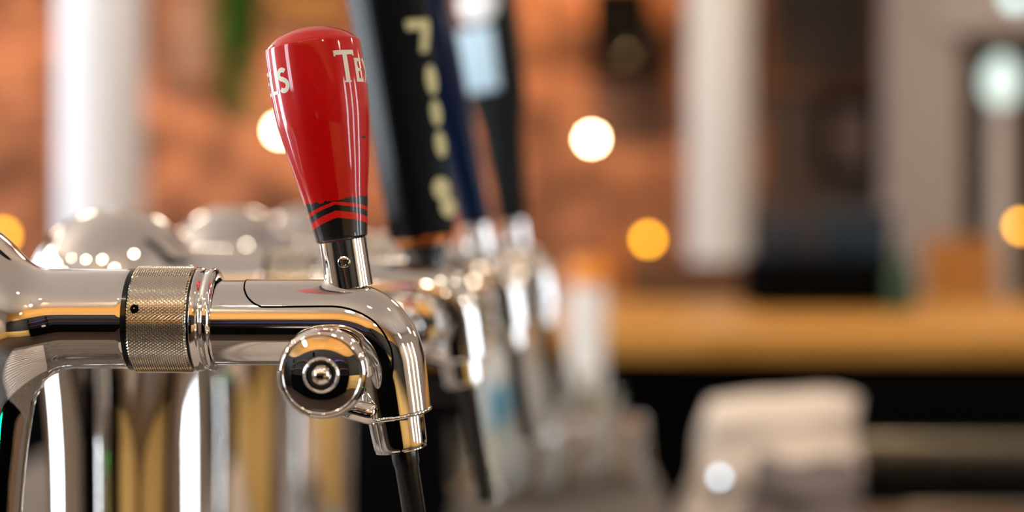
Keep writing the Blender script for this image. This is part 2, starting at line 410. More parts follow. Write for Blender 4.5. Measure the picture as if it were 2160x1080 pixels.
# slot screw on the tower's ball
# coupling collar
def xlathe(prof, n=96):                       # profile of (r, x) about the arm's axis
    return lathe(prof, n, axis_frame((0, 0, za_c), (1, 0, 0)))
za_c = lz(673.5)
RK = 112*K
x0, x1 = lx(292), lx(416)
NK, MK = 100, 13                              # diamonds round and along the collar, each a small flat-topped pyramid
V, Fc = [], []
def kp_(a, b, r):
    th = 2*PI*a/(2*NK); xx = min(max(x0 + (x1-x0)*b/(2*MK), x0), x1)
    V.append((xx, -r*math.sin(th), za_c + r*math.cos(th))); return len(V)-1
low = {(a, b): kp_(a, b, RK-.00075) for a in range(2*NK) for b in range(2*MK+1) if (a+b) % 2 == 0}
for a in range(2*NK):
    for b in range(1, 2*MK):
        if (a+b) % 2 == 0: continue
        c = [low[((a-1) % (2*NK), b)], low[(a, b-1)], low[((a+1) % (2*NK), b)], low[(a, b+1)]]
        t_ = [kp_(a+da*.34, b+db*.34, RK) for da, db in ((-1, 0), (0, -1), (1, 0), (0, 1))]
        for q in range(4): Fc.append((c[q], c[(q+1) % 4], t_[(q+1) % 4], t_[q]))
        Fc.append(t_)
kv, kf = xlathe([(0, x0), (RK-.0013, x0), (RK-.0008, x0+.0004), (RK-.0008, x1-.0004), (RK-.0013, x1), (0, x1)], 100)
collar = obj('coupling_collar', *merge((V, Fc), (kv, kf)), 'knurl', tap, 8)
obj('black_ring', *xlathe([(0.0, lx(281)), (.0207, lx(281)), (.0215, lx(282)), (RK-.0010, lx(291.5)), (0, lx(292))]), 'gloss_black', collar)
obj('black_ring', *xlathe([(0.0, lx(414)), (.0213, lx(414)), (.0213, lx(424)), (0, lx(424))]), 'gloss_black', collar)
hx, hz = 296, 640
hp = Vector((lx(312), -math.sqrt(RK**2 - ((673.5-643)*K)**2), lz(643)))
nrm = Vector((0, hp.y, hp.z-za_c)).normalized()
obj('pin_hole', *lathe([(0, -.002), (.0017, -.002), (.0017, .00015), (.0012, .0003), (0, -.0004)], 24, axis_frame(hp, nrm)), 'black', collar)
obj('bead_ring', *xlathe(smooth_profile([(0.0195, lx(420)), (.0216, lx(420.5)), (.0219, lx(424)), (.0214, lx(432)), (.0206, lx(438)), (.0209, lx(442)), (.0215, lx(449)),
                                         (.0214, lx(456)), (.0205, lx(460)), (.0190, lx(462)), (.0176, lx(462))], 6)), 'chrome', collar)

# bent tap body : sweep with its own radius along a line, a bend and a line
CX, CY, RBEND, END = 712.0, 789.0, 108.0, math.radians(81)
def centre(s):
    """s in pixels along the centre line from x = 450; returns (px, py), direction"""
    s1 = CX - 450; s2 = RBEND*END
    if s <= s1: return (450+s, CY-RBEND), (1, 0)
    if s <= s1+s2:
        a = (s-s1)/RBEND; return (CX + RBEND*math.sin(a), CY - RBEND*math.cos(a)), (math.cos(a), math.sin(a))
    q = s-s1-s2; return (CX + RBEND*math.sin(END) + q*math.cos(END), CY - RBEND*math.cos(END) + q*math.sin(END)), (math.cos(END), math.sin(END))
SL = CX-450 + RBEND*END + 97                  # length of the body
def rad(s): return float(np.interp(s, [0, 230, 330, 400, SL], [91, 91, 88, 80, 75]))
def seam(s):                                  # angle of the seam above the centre line, radians
    return math.radians(float(np.interp(s, [0, 150, 260, 330, 380, 430, SL], [27, 27, 28, 26, 20, 10, 3])))
def body_point(s, th, off=0.0):
    (px, py), (dx, dy) = centre(s); r = rad(s) + off
    ux, uy = dy, -dx                          # outward (top of the arm, outside of the bend)
    c = math.sin(th); return (lx(px + ux*r*c), -r*K*math.cos(th), lz(py + uy*r*c))
ss = np.concatenate([np.linspace(0, CX-450, 26)[:-1], np.linspace(CX-450, CX-450+RBEND*END, 40)[:-1], np.linspace(CX-450+RBEND*END, SL, 16)])
n = 96; V = []; Fc = []
for s in ss:
    for k in range(n): V.append(body_point(s, 2*PI*k/n, -1.5))
for i in range(len(ss)-1):
    for k in range(n):
        k2 = (k+1) % n; Fc.append((i*n+k, i*n+k2, (i+1)*n+k2, (i+1)*n+k))
b = len(V); L0 = len(ss)-1
for ds, dr in ((1.5, 1.0), (4, 2.2), (7, 1.5), (9, -2), (9.5, -8), (9.5, -40)):      # rounded lip
    for k in range(n): V.append(body_point(SL+ds, 2*PI*k/n, dr))
rows = [L0*n] + [b+q*n for q in range(6)]
for r0, r1 in zip(rows[:-1], rows[1:]):
    for k in range(n): k2 = (k+1) % n; Fc.append((r0+k, r0+k2, r1+k2, r1+k))
Fc.append(list(range(n)))
body = obj('tap_body', V, Fc, 'chrome', tap, 50)
# upper cover, a shell a little proud of the body, and the dark joint along its edge
def cover_start(f): return float(np.interp(f, [0, .02, .05, .09, .15, .24, .35, .47, .7, 1], [116, 110, 104, 98, 92, 85, 80, 76, 73.5, 72]))      # f = 0 at the seam, 1 at the crown
nf = 28; ns = 90; V = []; Fc = []
for i in range(ns+1):
    for j in range(2*nf+1):
        f = j/nf if j <= nf else 2 - j/nf
        s0 = cover_start(f); s = s0 + (SL - s0)*(i/ns)
        a = seam(s); th = a + (PI/2 - a)*f
        if j > nf: th = PI - th
        V.append(body_point(s, th, 0.4))
wd = 2*nf+1
for i in range(ns):
    for j in range(2*nf): Fc.append((i*wd+j, i*wd+j+1, (i+1)*wd+j+1, (i+1)*wd+j))
# turned-down edge
edge = [i*wd for i in range(ns, -1, -1)] + list(range(1, wd)) + [i*wd+wd-1 for i in range(1, ns+1)]
eV = len(V)
par = []
for i in range(ns, -1, -1): par.append((i, 0))
for j in range(1, wd): par.append((0, j))
for i in range(1, ns+1): par.append((i, wd-1))
def cover_param(i, j):
    f = j/nf if j <= nf else 2 - j/nf
    s0 = cover_start(f); s = s0 + (SL-s0)*(i/ns); a = seam(s); th = a + (PI/2-a)*f
    return s, (PI-th if j > nf else th)
for i, j in par: V.append(body_point(*cover_param(i, j), -2.5))
for q in range(len(edge)-1): Fc.append((edge[q], edge[q+1], eV+q+1, eV+q))
cover = obj('lever_cover', V, Fc, 'chrome', body, 40)
path = []
for i, j in par:
    s, th = cover_param(i, j)
    if j == 0: th -= 1.2/rad(s)
    elif j == wd-1: th += 1.2/rad(s)
    else: s -= 1.5
    path.append(body_point(s, th, -1.0))
obj('dark_joint', *tube(path, 2.0*K, 8), 'black', body)

# round knob in front of the body
KX, KZ = -0.0744 - (AX-1080)*K, CAMZ - 0.0667 - WT
yf = 0.553 - 0.6
kp = smooth_profile([(.0057, .0036), (.00575, .0012), (.0059, .0002), (.0063, -.0002), (.0067, .0002), (.0070, .0007)], 6).tolist()
kp += smooth_profile([(.0073, .0007), (.0110, .0013), (.0146, .0024)], 8).tolist()
kp += smooth_profile([(.0149, .0025), (.0155, .0021), (.0166, .0026), (.0175, .0044), (.0179, .0068), (.0178, .0095), (.0172, .0122), (.0155, .0136), (.0, .0137)], 8).tolist()
knob = obj('flow_knob', *lathe(kp, 96, axis_frame((KX, yf, KZ), (0, 1, 0), (1, 0, 0))), 'chrome', tap, 45)
obj('button', *lathe(smooth_profile([(0, -.0014), (.0021, -.0009), (.0038, .0007), (.0045, .0028)], 8), 64, axis_frame((KX, yf, KZ), (0, 1, 0), (1, 0, 0))), 'chrome', knob, 60)
obj('recess', *lathe([(0, .0026), (.00572, .0026)], 48, axis_frame((KX, yf, KZ), (0, 1, 0), (1, 0, 0))), 'gloss_black', knob, 60)
obj('boss', *lathe([(.0108, .0), (.0108, .02), (.013, .036)], 64, axis_frame((KX, yf+.0136, KZ), (0, 1, 0), (1, 0, 0))), 'chrome', knob, 60)
obj('lug', *lathe(smooth_profile([(0, -.0085), (.0028, -.008), (.0042, -.005), (.0045, 0), (.0042, .006), (0, .007)], 6), 32, axis_frame((lx(765), -.012, lz(858)), (1, 0, -.25))), 'chrome', body, 60)

# nozzle and spout
ax2 = Vector((math.cos(END), 0, -math.sin(END)))
(ex, ey), _ = centre(SL)
ep = Vector((lx(ex), 0, lz(ey)))
nz = obj('nozzle', *lathe(smooth_profile([(.010, .0), (.0117, .001), (.0116, .006), (.0112, .0135), (.0108, .0155), (.0102, .0163), (.0055, .0163)], 5), 72, axis_frame(ep, ax2)), 'chrome', tap, 40)
sl = [ep + ax2*(.0012+.0148*t) + Vector((.0009+.0001*t, -.0117+.0007*t, 0)) for t in np.linspace(0, 1, 12)]
obj('slit', *tube(sl, .00035, 8), 'black', nz)
sp0 = ep + ax2*.0155 + Vector((.0012, 0, 0))
obj('spout_tube', *lathe([(0, 0), (.0056, 0), (.0056, .006), (.0050, .008), (.0046, .067), (.0040, .068), (.0032, .067), (.0032, .02), (0, .02)], 40, axis_frame(sp0, ax2)), 'gloss_black', tap, 40)

# ferrule and handle frames
hd = Vector((-.152, 0, .988)).normalized()      # handle's axis
hb = Vector((lx(721.8), 0, lz(505.5)))  # bottom centre of the handle
fz = 102*K
fer = obj('ferrule', *lathe([(.0, -fz), (.0100, -fz), (.0100, -.0004), (.0093, 0), (0, 0)], 72, axis_frame(hb, hd)), 'chrome', tap, 40)
sc_ = hb - hd*(47*K) + Vector((.0004, -.0099, 0))
obj('grub_screw', *lathe([(0, .0002), (.0011, .0002), (.0013, -.0004), (.0020, -.0004), (.0026, .0), (.0028, .0010), (0, .0010)], 32, axis_frame(sc_, (0, 1, 0.1))), 'chrome', fer, 40)

HP = smooth_profile([(50, 0), (54, 3), (55, 11), (60.5, 43), (70, 97.5), (80.5, 151), (91.5, 216), (98, 259), (101.5, 312), (102, 366), (101, 409),
                     (98.5, 415), (91, 422), (72, 436), (45, 447), (18, 452), (0, 453)], 10)
hs = np.maximum.accumulate(HP[:, 1]); hr = HP[:, 0]
def hrad(s): return float(np.interp(s, hs, hr))
FR = axis_frame(hb, hd, (0, -1, 0))             # local x points at the camera, y to the right or left
rightsign = 1 if (FR @ Vector((0, 1, 0)) - FR @ Vector((0, 0, 0))).x > 0 else -1
handle = obj('tap_handle', *lathe([(0, 0)] + [(r*K, s*K) for r, s in HP], 128, FR), 'red', tap, 40)
FACE = math.radians(7.6)
def hpoint(s, phi, off):                        # phi measured from the direction of the camera, to the right
    th = (phi + FACE); r = (hrad(s) + off)*K
    return tuple(FR @ Vector((r*math.cos(th), rightsign*r*math.sin(th), s*K)))
def band(fl, fh, p0, p1, n, off, m, name, cov=6):
    V, Fc = [], []
    for i in range(n+1):
        p = p0 + (p1-p0)*i/n; a, b_ = fl(p), fh(p)
        for j in range(cov+1): V.append(hpoint(a + (b_-a)*j/cov, p, off))
    for i in range(n):
        for j in range(cov): Fc.append((i*(cov+1)+j, i*(cov+1)+j+1, (i+1)*(cov+1)+j+1, (i+1)*(cov+1)+j))
    return obj(name, V, Fc, m, handle, 40)
rj = random.Random(3); jag = [rj.uniform(-3.5, 3) for _ in range(91)]
def jagged(p): i = (p+PI)/(2*PI)*90; return 83 + float(np.interp(i, range(91), jag))
def zig(p): q = ((p+math.radians(4))/PI) % 1.0; return 1 - abs(((q+.5) % 1)-.5)*2      # 1 at the peak in front, 0 at the sides
band(lambda p: -0.6, jagged, -PI, PI, 180, .35, 'black_print', 'black_band', 70)
band(lambda p: 49+25*zig(p), lambda p: 57+24*zig(p), -PI, PI, 180, .7, 'red_print', 'red_chevron', 2)
band(lambda p: 23+24*zig(p), lambda p: 36+26*zig(p), -PI, PI, 180, .7, 'red_print', 'red_chevron', 3)
# lettering
def stroke(pts, w0, w1=None):
    p = np.array(pts, float); w1 = w1 or w0; q = [p[0]]
    for a, b_ in zip(p[:-1], p[1:]):
        k = max(1, int(np.linalg.norm(b_-a)/3))
        for t in range(1, k+1): q.append(a + (b_-a)*t/k)
    q = np.array(q); T = np.gradient(q, axis=0); T /= np.linalg.norm(T, axis=1)[:, None]; N = np.stack([-T[:, 1], T[:, 0]], 1)
    ww = np.linspace(w0, w1, len(q))[:, None]/2
    return q + N*ww, q - N*ww
def arc(cx, cy, rx, ry, a0, a1, n=14):
    return [(cx + rx*math.cos(math.radians(a0+(a1-a0)*i/n)), cy + ry*math.sin(math.radians(a0+(a1-a0)*i/n))) for i in range(n+1)]
GL = {  # unit height 1, strokes
    'T': (0.66, [([(0.39, 0), (0.39, 1)], .17), ([(0.0, .93), (.78, .93)], .14), ([(0.03, .82), (.03, 1.0)], .06), ([(.75, .82), (.75, 1.0)], .06), ([(.26, .025), (.52, .025)], .05)]),
    'E': (0.58, [([(.13, 0), (.13, 1)], .20), ([(.05, .93), (.56, .93)], .14), ([(.1, .52), (.48, .52)], .13), ([(.05, .07), (.58, .07)], .14), ([(.55, .0), (.57, .22)], .05), ([(.54, .8), (.54, 1.0)], .05)]),
    'X': (0.72, [([(.06, 0), (.64, 1)], .12), ([(.08, 1), (.66, 0)], .20)]),
    'L': (0.58, [([(.13, 0), (.13, 1)], .20), ([(.05, .07), (.58, .07)], .14), ([(.55, .0), (.57, .24)], .05)]),
    'S': (0.58, [(arc(.30, .74, .20, .19, 35, 270) + arc(.30, .29, .22, .22, 90, -145)[1:], .20)]),
}
def write(word, s0, phi_end=None, phi_start=None):
    hts = [67] + [50]*(len(word)-1); gap = 5; R = 101.5
    tot = sum(GL[c][0]*h for c, h in zip(word, hts)) + gap*(len(word)-1)
    x = phi_start*R if phi_start is not None else phi_end*R - tot
    V, Fc = [], []
    for c, h in zip(word, hts):
        for pts, w_ in GL[c][1]:
            a, b_ = stroke([(px*h, py*h) for px, py in pts], w_*h)
            base = len(V)
            for (u, v), (u2, v2) in zip(a, b_):
                for t in (0, .5, 1):
                    uu, vv = u + (u2-u)*t, v + (v2-v)*t
                    V.append(hpoint(s0+vv, (x+uu)/R, .6))
            for i in range(len(a)-1):
                for t in (0, 1): q = base+i*3+t; Fc.append((q, q+1, q+4, q+3))
        x += GL[c][0]*h + gap
    return obj('lettering', V, Fc, 'cream', handle, 40)
write('TEXELS', 319, phi_start=math.radians(22))
write('TEXELS', 317, phi_end=math.radians(-36))
# chips in the lacquer
def chip(px, py, pts):
    dx, dy = (px-370)/1.83, (880-py)/1.83
    s = dx*-.152 + dy*.988; tt = dx*.988 + dy*.152
    ph = math.asin(max(-1, min(1, tt/hrad(s))))
    V = [hpoint(s+b_, ph + a/hrad(s), .5) for a, b_ in pts]
    return obj('chip', V, [list(range(len(V)))], 'black_print', handle, None)
chip(112, 140, [(-9, 5), (-2, 2), (8, -3), (6, -6), (-1, -3), (-5, 0)])
chip(450, 491, [(-11, 2), (-2, 3), (3, 6), (4, 2), (11, 1), (4, -2), (-3, -1)])

tap.location = ((AX-1080)/F*0.6, 0.6, WT)
common = [o for o in tap.children if not o.name.startswith('tap_handle')]
def copy_tap(T, d, rz, label, skip=()):
    r = tap.copy(); C.objects.link(r); r.location = ((T-1080)/F*d, d, WT); r.rotation_euler = (0, 0, rz); r['label'] = label
    for ch in common:
        if ch.name.split('.')[0] in skip: continue
        c = ch.copy(); C.objects.link(c); c.parent = r
        for g in ch.children:
            q = g.copy(); C.objects.link(q); q.parent = c
    return r
def slab(prof, mtx, m, name, parent, nseg=48, sq=4.0):
    """handle with a rounded-rectangle section: prof of (half width, half depth, z)"""
    V, Fc = [], []
    for a, b_, z in prof:
        for k in range(nseg):
            t = 2*PI*k/nseg; c, s = math.cos(t), math.sin(t)
            V.append((a*math.copysign(abs(c)**(2/sq), c), b_*math.copysign(abs(s)**(2/sq), s), z))
    for i in range(len(prof)-1):
        for k in range(nseg): k2 = (k+1) % nseg; Fc.append((i*nseg+k, i*nseg+k2, (i+1)*nseg+k2, (i+1)*nseg+k))
    Fc.append(list(range(nseg))[::-1]); Fc.append([(len(prof)-1)*nseg+k for k in range(nseg)])
    return obj(name, xf(V, mtx), Fc, m, parent, 40)
def handle_frame(rot, lean=0.0):
    ax = (Vector((math.tan(math.radians(-8.7+lean)), 0, 1))).normalized()
    return axis_frame(hb, ax, (1, 0, 0)) @ Matrix.Rotation(rot, 4, 'Z')

# second tap: black handle with pale yellow lettering
t2 = copy_tap(246, 0.82, math.radians(-1.5), 'chrome beer tap with a broad black handle printed in pale yellow, second in the row', ('ferrule',))
f2 = handle_frame(math.radians(32)) @ Matrix.Translation((0, 0, -.0085))
obj('ferrule', *lathe([(0, -fz), (.0095, -fz), (.0095, -.008), (.0125, -.004), (.0125, -.0005), (0, -.0005)], 48, f2), 'gloss_black', t2)
obj('copper_ring', *lathe([(.010, -.0008), (.0165, -.0008), (.0172, .0015), (.0165, .0045), (.010, .0045)], 48, f2), 'copper', t2)
h2 = slab([(.0145, .0140, .004), (.0160, .0160, .006), (.0163, .0163, .02), (.0180, .0180, .10), (.0195, .0195, .17), (.0195, .0195, .205), (.019, .0165, .213), (.012, .010, .217)], f2, 'satin', 'tap_handle', t2, 64, 5.0)
def mark(x, z, pts, yy):
    V = [(x+a, yy(z+b_), z+b_) for a, b_ in pts] + [(x+a, yy(z+b_)+.0006, z+b_) for a, b_ in pts]
    n_ = len(pts); Fc = [list(range(n_)), list(range(2*n_-1, n_-1, -1))] + [(i, (i+1) % n_, n_+(i+1) % n_, n_+i) for i in range(n_)]
    return V, Fc
def depth2(z): return -float(np.interp(z, [.02, .10, .17, .205], [.0163, .018, .0195, .0195])) - .0005
blob = lambda a, b_, n_=14: [(a*math.cos(2*PI*i/n_), b_*math.sin(2*PI*i/n_)) for i in range(n_)]
seven = [(-.008, .0085), (.0065, .0085), (.0065, .003), (.003, -.010), (-.0015, -.010), (.0015, .003), (-.008, .003)]
for x, z, pts in ((.0085, .118, seven), (.0115, .092, blob(.0034, .0085)), (.0115, .073, blob(.0031, .0075)), (.0115, .055, blob(.0033, .0075)), (.008, .030, blob(.0054, .0065)), (.0105, .0195, blob(.0048, .006)), (.008, .150, blob(.006, .008))):
    V, Fc = mark(x, z, pts, depth2); obj('lettering', xf(V, f2), Fc, 'yellow_print', h2, 40)

# third tap: slim navy handle
t3 = copy_tap(492, 1.03, math.radians(-2), 'chrome beer tap with a slim navy blue handle, third in the row')
f3 = handle_frame(math.radians(20), -4.8)
h3 = slab([(.0090, .0090, 0), (.0115, .0115, .002), (.0125, .0125, .03), (.0160, .0160, .10), (.0190, .0190, .165), (.0190, .0190, .19), (.013, .013, .198)], f3, 'navy', 'tap_handle', t3, 48, 3.0)
obj('grip_ring', *lathe([(.0085, .001), (.0098, .002), (.0098, .005), (.0088, .006)], 40, f3), 'silver', h3)
# fourth tap: charcoal paddle with a pale blue label
t4 = copy_tap(650, 1.22, math.radians(-2.5), 'chrome beer tap with a charcoal paddle handle and pale blue label, farthest in the row')
f4 = handle_frame(math.radians(-20), 1.5)
h4 = slab([(.0090, .009, 0), (.0120, .011, .002), (.0135, .0115, .03), (.0180, .013, .08), (.0235, .015, .105), (.0255, .016, .16), (.024, .015, .20), (.012, .010, .21)], f4, 'charcoal', 'tap_handle', t4, 48, 4.0)
obj('label_plate', *[xf(v, f4) if i == 0 else v for i, v in enumerate(box(-.0235, .0095, -.0180, -.0130, .112, .166, .001))], 'paleblue', h4)
obj('silver_badge', *lathe([(0, -.003), (.017, -.002), (.018, 0), (.017, .002), (0, .003)], 40, f4 @ Matrix.Translation((0.0, -.017, .186)) @ Matrix.Rotation(PI/2, 4, 'X')), 'silver', h4)

# ------------------------------------------------------------------ things standing on the worktop
def tumbler(px, d, h, r, label, up=True):
    prof = [(0, 0), (r*.78, 0), (r*.82, .003), (r, h), (r-.0016, h+.0005), (r*.80-.001, .010), (0, .008)]
    if not up: prof = [(q, h-z) for q, z in prof]
    o = obj('tumbler', *lathe(prof, 40), 'glass'); o.location = ((px-1080)/F*d, d, WT)
    return tag(o, label, 'glass', 'clear tumblers behind the taps')
gl = [(1000, 1.62, 'clear tumbler below the spout of the second tap'), (1120, 1.60, 'clear tumbler standing nearest among the blurred glasses'), (1150, 1.86, 'clear tumbler in the middle of the blurred glasses'),
      (1210, 1.66, 'clear tumbler third from the worktop edge'), (1265, 1.95, 'clear tumbler standing behind the two at the worktop edge'), (1318, 1.70, 'clear tumbler closest to the right edge of the worktop'), (1215, 2.15, 'clear tumbler just in front of the slate blue bowl')]
for i, (px, d, l) in enumerate(gl): tumbler(px, d, .075, .030, l, i % 2 == 0)
# white canister with orange lid
cp = world(1238, 0, 2.42)
t = thing('canister', 'tall white tapered canister with an orange lid at the far end of the worktop', 'canister', (cp.x, 2.42, WT))
obj('body', *lathe([(0, 0), (.025, 0), (.028, .004), (.0335, .19), (.036, .192), (0, .192)], 48), 'white', t)
obj('lid', *lathe([(.031, .190), (.0345, .191), (.0345, .225), (.032, .238), (0, .240)], 48), 'orange', t)
cp = world(1195, 0, 2.26)
tag(obj('bowl', *lathe([(0, 0), (.022, 0), (.026, .004), (.042, .026), (.046, .045), (.043, .045), (.036, .022), (0, .010)], 48, Matrix.Translation((cp.x, 2.26, WT))), 'slate'), 'slate blue bowl in front of the white canister', 'bowl')
cp = world(1078, 0, 1.80)
t = thing('stoneware_jug', 'pale stoneware jug with a teal teardrop mark behind the second spout', 'jug', (cp.x, 1.80, WT))
obj('body', *lathe(smooth_profile([(0, 0), (.040, 0), (.046, .01), (.048, .06), (.044, .11), (.032, .14), (.032, .16), (.028, .16), (0, .12)], 6), 48), 'jug', t)
dp = [(0, -.046), (.008, -.02), (.013, .006), (.013, .022), (.007, .034), (0, .037), (-.007, .034), (-.013, .022), (-.013, .006), (-.008, -.02)]
V = []
for a, b_ in dp:
    V.append((a-.016, -math.sqrt(max(.0492**2-(a-.016)**2, 0)), .075+b_))
obj('teardrop_mark', V, [list(range(len(V)))], 'teal', t, None)
hpth = [(.045 + .03*math.sin(u), 0, .045 + .07*u/PI) for u in np.linspace(0, PI, 14)]
obj('handle', *tube(hpth, .006, 12), 'jug', t)

# bench things
def cloth_slab(w_, dep, h, wob, seed, nx=26, nz_=20):
    rr = random.Random(seed); ph = [rr.uniform(0, 6) for _ in range(6)]
    V, Fc = [], []
    def P(u, v, side):
        x = (u-.5)*w_ + .045*v*(1-u) + .004*math.sin(9*v+ph[0])
        z = h*v + (wob*math.sin(5*u+ph[1]) + wob*.6*math.sin(11*u+ph[2]))*v
        th = dep*.5*(1-.55*v**2)*math.sqrt(max(0, 1-(2*u-1)**6)) + .001
        y = side*th + .008*math.sin(7*u+4*v+ph[3]) + .005*math.sin(15*v+ph[4])
        return (x, y, z)
    ring = [(i/nx, -1) for i in range(nx+1)] + [(1-i/nx, 1) for i in range(1, nx)]
    m_ = len(ring)
    for j in range(nz_+1):
        for u, s in ring: V.append(P(u, j/nz_, s))
    for j in range(nz_):
        for i in range(m_): i2 = (i+1) % m_; Fc.append((j*m_+i, j*m_+i2, (j+1)*m_+i2, (j+1)*m_+i))
    Fc.append(list(range(m_))[::-1]); Fc.append([nz_*m_+i for i in range(m_)])
    return V, Fc
bp_ = world(1618, 0, 1.96)
o = obj('cream_bag', *cloth_slab(.250, .09, .180, .004, 5), 'cloth', None, 60); o.location = (bp_.x, 1.96, bench)
tag(o, 'soft cream paper bag standing on the side bench below the oak bar', 'bag')
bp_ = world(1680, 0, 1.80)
o = obj('bag_shade_cloth', *cloth_slab(.17, .06, .118, .006, 9), 'bagshade', None, 60); o.location = (bp_.x, 1.82, bench)  # added slab; its grey stands in for shade on the lower bag
tag(o, 'added grey cloth shape standing in for shade low on the cream bag', 'cloth')
pp = world(1518, 1006, 1.72)
t = thing('bench_glint', 'small added glowing bead standing in for a specular glint before the cream bag', 'lamp', (pp.x, 1.72, bench))
obj('base', *lathe([(0, 0), (.018, 0), (.018, .006), (.004, .010), (.004, pp.z-bench-.004), (0, pp.z-bench-.004)], 32), 'steel', t)
obj('bulb', *lathe([(.0045*math.sin(a), pp.z-bench-.0045*math.cos(a)) for a in np.linspace(0, PI, 13)], 24), 'glint', t)  # glowing bead added in place of a specular glint

# ------------------------------------------------------------------ things on the oak bar
bd = 3.42
def barx(px, d=bd): return (px-1080)/F*d
t = thing('till_machine', 'black boxy till with dark blue upper panel on the oak bar', 'till', (barx(1730), bd, bz))
x0, x1 = barx(1583)-barx(1730), barx(1880)-barx(1730)
obj('body', *box(x0, x1, -.12, .16, 0, .115, .008), 'blackpaint', t)
obj('screen_housing', *box(-.01, x1-.01, -.06, .0, .115, .235, .006), 'bluepanel', t)
obj('screen_housing', *box(x0, -.03, -.04, .02, .115, .225, .006), 'slatepanel', t)
bp_ = (barx(1862), bd-.16)
tag(obj('green_bottle', *lathe(smooth_profile([(0, 0), (.028, 0), (.030, .005), (.030, .075), (.024, .1), (.010, .125), (.010, .15), (0, .15)], 5), 32, Matrix.Translation((bp_[0], bp_[1], bz))), 'green'), 'squat dark green bottle at the right end of the black till', 'bottle')

# ------------------------------------------------------------------ lamps in view
def bulb_lamp(px, py, d, r, m, label, name='pendant_bulb', group=None, cat='lamp'):
    p = world(px, py, d)
    t = thing(name, label, cat, p, 0, group)
    obj('bulb', *lathe([(r*math.sin(a), -r*math.cos(a)) for a in np.linspace(0, PI, 17)], 28), m, t, 60)
    obj('socket', *lathe([(0, r*.8), (r*.55, r*.8), (r*.6, r*1.6), (r*.3, r*1.9), (0, r*1.9)], 20), 'blackpaint', t)
    obj('cord', *tube([(0, 0, r*1.8), (0, 0, (ZT-p.z)*.5), (0, 0, ZT-p.z)], .003, 8), 'blackpaint', t)
    return t
bulb_lamp(1248, 293, 5.3, .016, 'bulb', 'bright warm pendant bulb in the open before the brick wall')
bulb_lamp(591, 275, 5.3, .016, 'bulb', 'bright warm pendant bulb half hidden by the red handle')
def amber(px, py, d, label):
    p = world(px, py, d); r = .0135
    t = thing('table_lamp', label, 'lamp', (p.x, d, 0))
    obj('stand', *lathe([(0, 0), (.10, 0), (.10, .02), (.012, .04), (.012, p.z-r), (0, p.z-r)], 28), 'brownwood', t)
    obj('bulb', *lathe([(r*math.sin(a), p.z-r*math.cos(a)) for a in np.linspace(0, PI, 13)], 24), 'amber', t, 60)
amber(1367, 505, 4.9, 'amber globe lamp glowing left of the cream middle pillar')
amber(2154, 477, 4.9, 'amber globe lamp cut off by the right edge of the picture')
amber(6, 497, 4.9, 'amber globe lamp cut off by the left edge beside the nearest tower')
p = world(2112, 172, 4.2)
t = thing('globe_lamp', 'oval opal globe lamp on a pale grey post beside the greige pillar', 'lamp', (p.x, 4.2, 0))
obj('globe', *lathe([(.048*math.sin(a), p.z-.076*math.cos(a)) for a in np.linspace(0, PI, 21)], 36), 'mint', t, 60)
obj('post', *lathe([(0, 0), (.12, 0), (.12, .03), (.04, .06), (.03, p.z-.066), (0, p.z-.066)], 32), 'greige', t)
p = world(2142, -8, 4.4)
bulb_lamp(2142, -8, 4.4, .03, 'minthot', 'bright aqua white globe pendant above the oval opal lamp', 'globe_pendant')

# pendants over the bar, outside the frame: they light the room and show in the chrome
gp = [(-1.3, 3.0, 2.45), (-0.3, 3.9, 2.5), (0.9, 3.4, 2.5), (-2.2, 1.6, 2.4), (-2.4, -0.3, 2.4), (2.3, 1.9, 2.45), (2.4, -0.2, 2.4), (-1.2, -1.6, 2.5), (1.3, -1.7, 2.5), (3.1, 4.0, 2.5), (-2.45, 0.4, 2.5), (-2.45, 0.9, 2.5), (-2.45, 1.4, 2.5), (0.15, -0.9, 2.6), (-2.15, 3.9, 2.3)]
proto = None
for x, y, z in gp:
    if proto is None:
        t = thing('ceiling_pendant', 'round frosted glass pendant lamp hanging from the ceiling above the frame', 'lamp', (x, y, z), 0, 'frosted globe pendants above the frame')
        r = .09
        obj('globe', *lathe([(r*math.sin(a), -r*math.cos(a)) for a in np.linspace(0, PI, 21)], 36), 'globe', t, 60)
        obj('cap', *lathe([(0, r*.95), (.03, r*.95), (.03, r+.03), (.008, r+.04), (.008, ZT-2.45)], 20), 'blackpaint', t)
        proto = t; continue
    q = proto.copy(); C.objects.link(q); q.location = (x, y, z)
    for ch in proto.children: c = ch.copy(); C.objects.link(c); c.parent = q

# ------------------------------------------------------------------ things on and before the brick wall
def frame(px0, px1, py0, py1, label, m, fm='brownwood', d=5.75):
    a = world(px0, py1, d); b_ = world(px1, py0, d); z0, z1 = a.z, min(b_.z, 3.0)
    t = thing('framed_picture', label, 'picture', ((a.x+b_.x)/2, 5.77, (z0+z1)/2))
    hw, hh = (b_.x-a.x)/2, (z1-z0)/2
    obj('canvas', *box(-hw+.04, hw-.04, -.015, .005, -hh+.04, hh-.04), m, t)
    for q in (box(-hw, hw, -.03, .005, -hh, -hh+.045, .004), box(-hw, hw, -.03, .005, hh-.045, hh, .004), box(-hw, -hw+.045, -.03, .005, -hh+.045, hh-.045, .004), box(hw-.045, hw, -.03, .005, -hh+.045, hh-.045, .004)):
        obj('frame_rail', *q, fm, t)
frame(1610, 1860, -60, 190, 'large dark framed picture high on the brick wall right of the middle pillar', 'canvas')
frame(1730, 1860, 205, 375, 'small dusty pink framed picture under the large dark one', 'pinkcanvas', 'blackpaint')
frame(330, 460, -40, 190, 'dusty pink framed picture between the left pillar and the hanging plant', 'pinkcanvas')
frame(560, 740, -60, 70, 'olive brown framed picture high behind the red handle', 'olivecanvas')
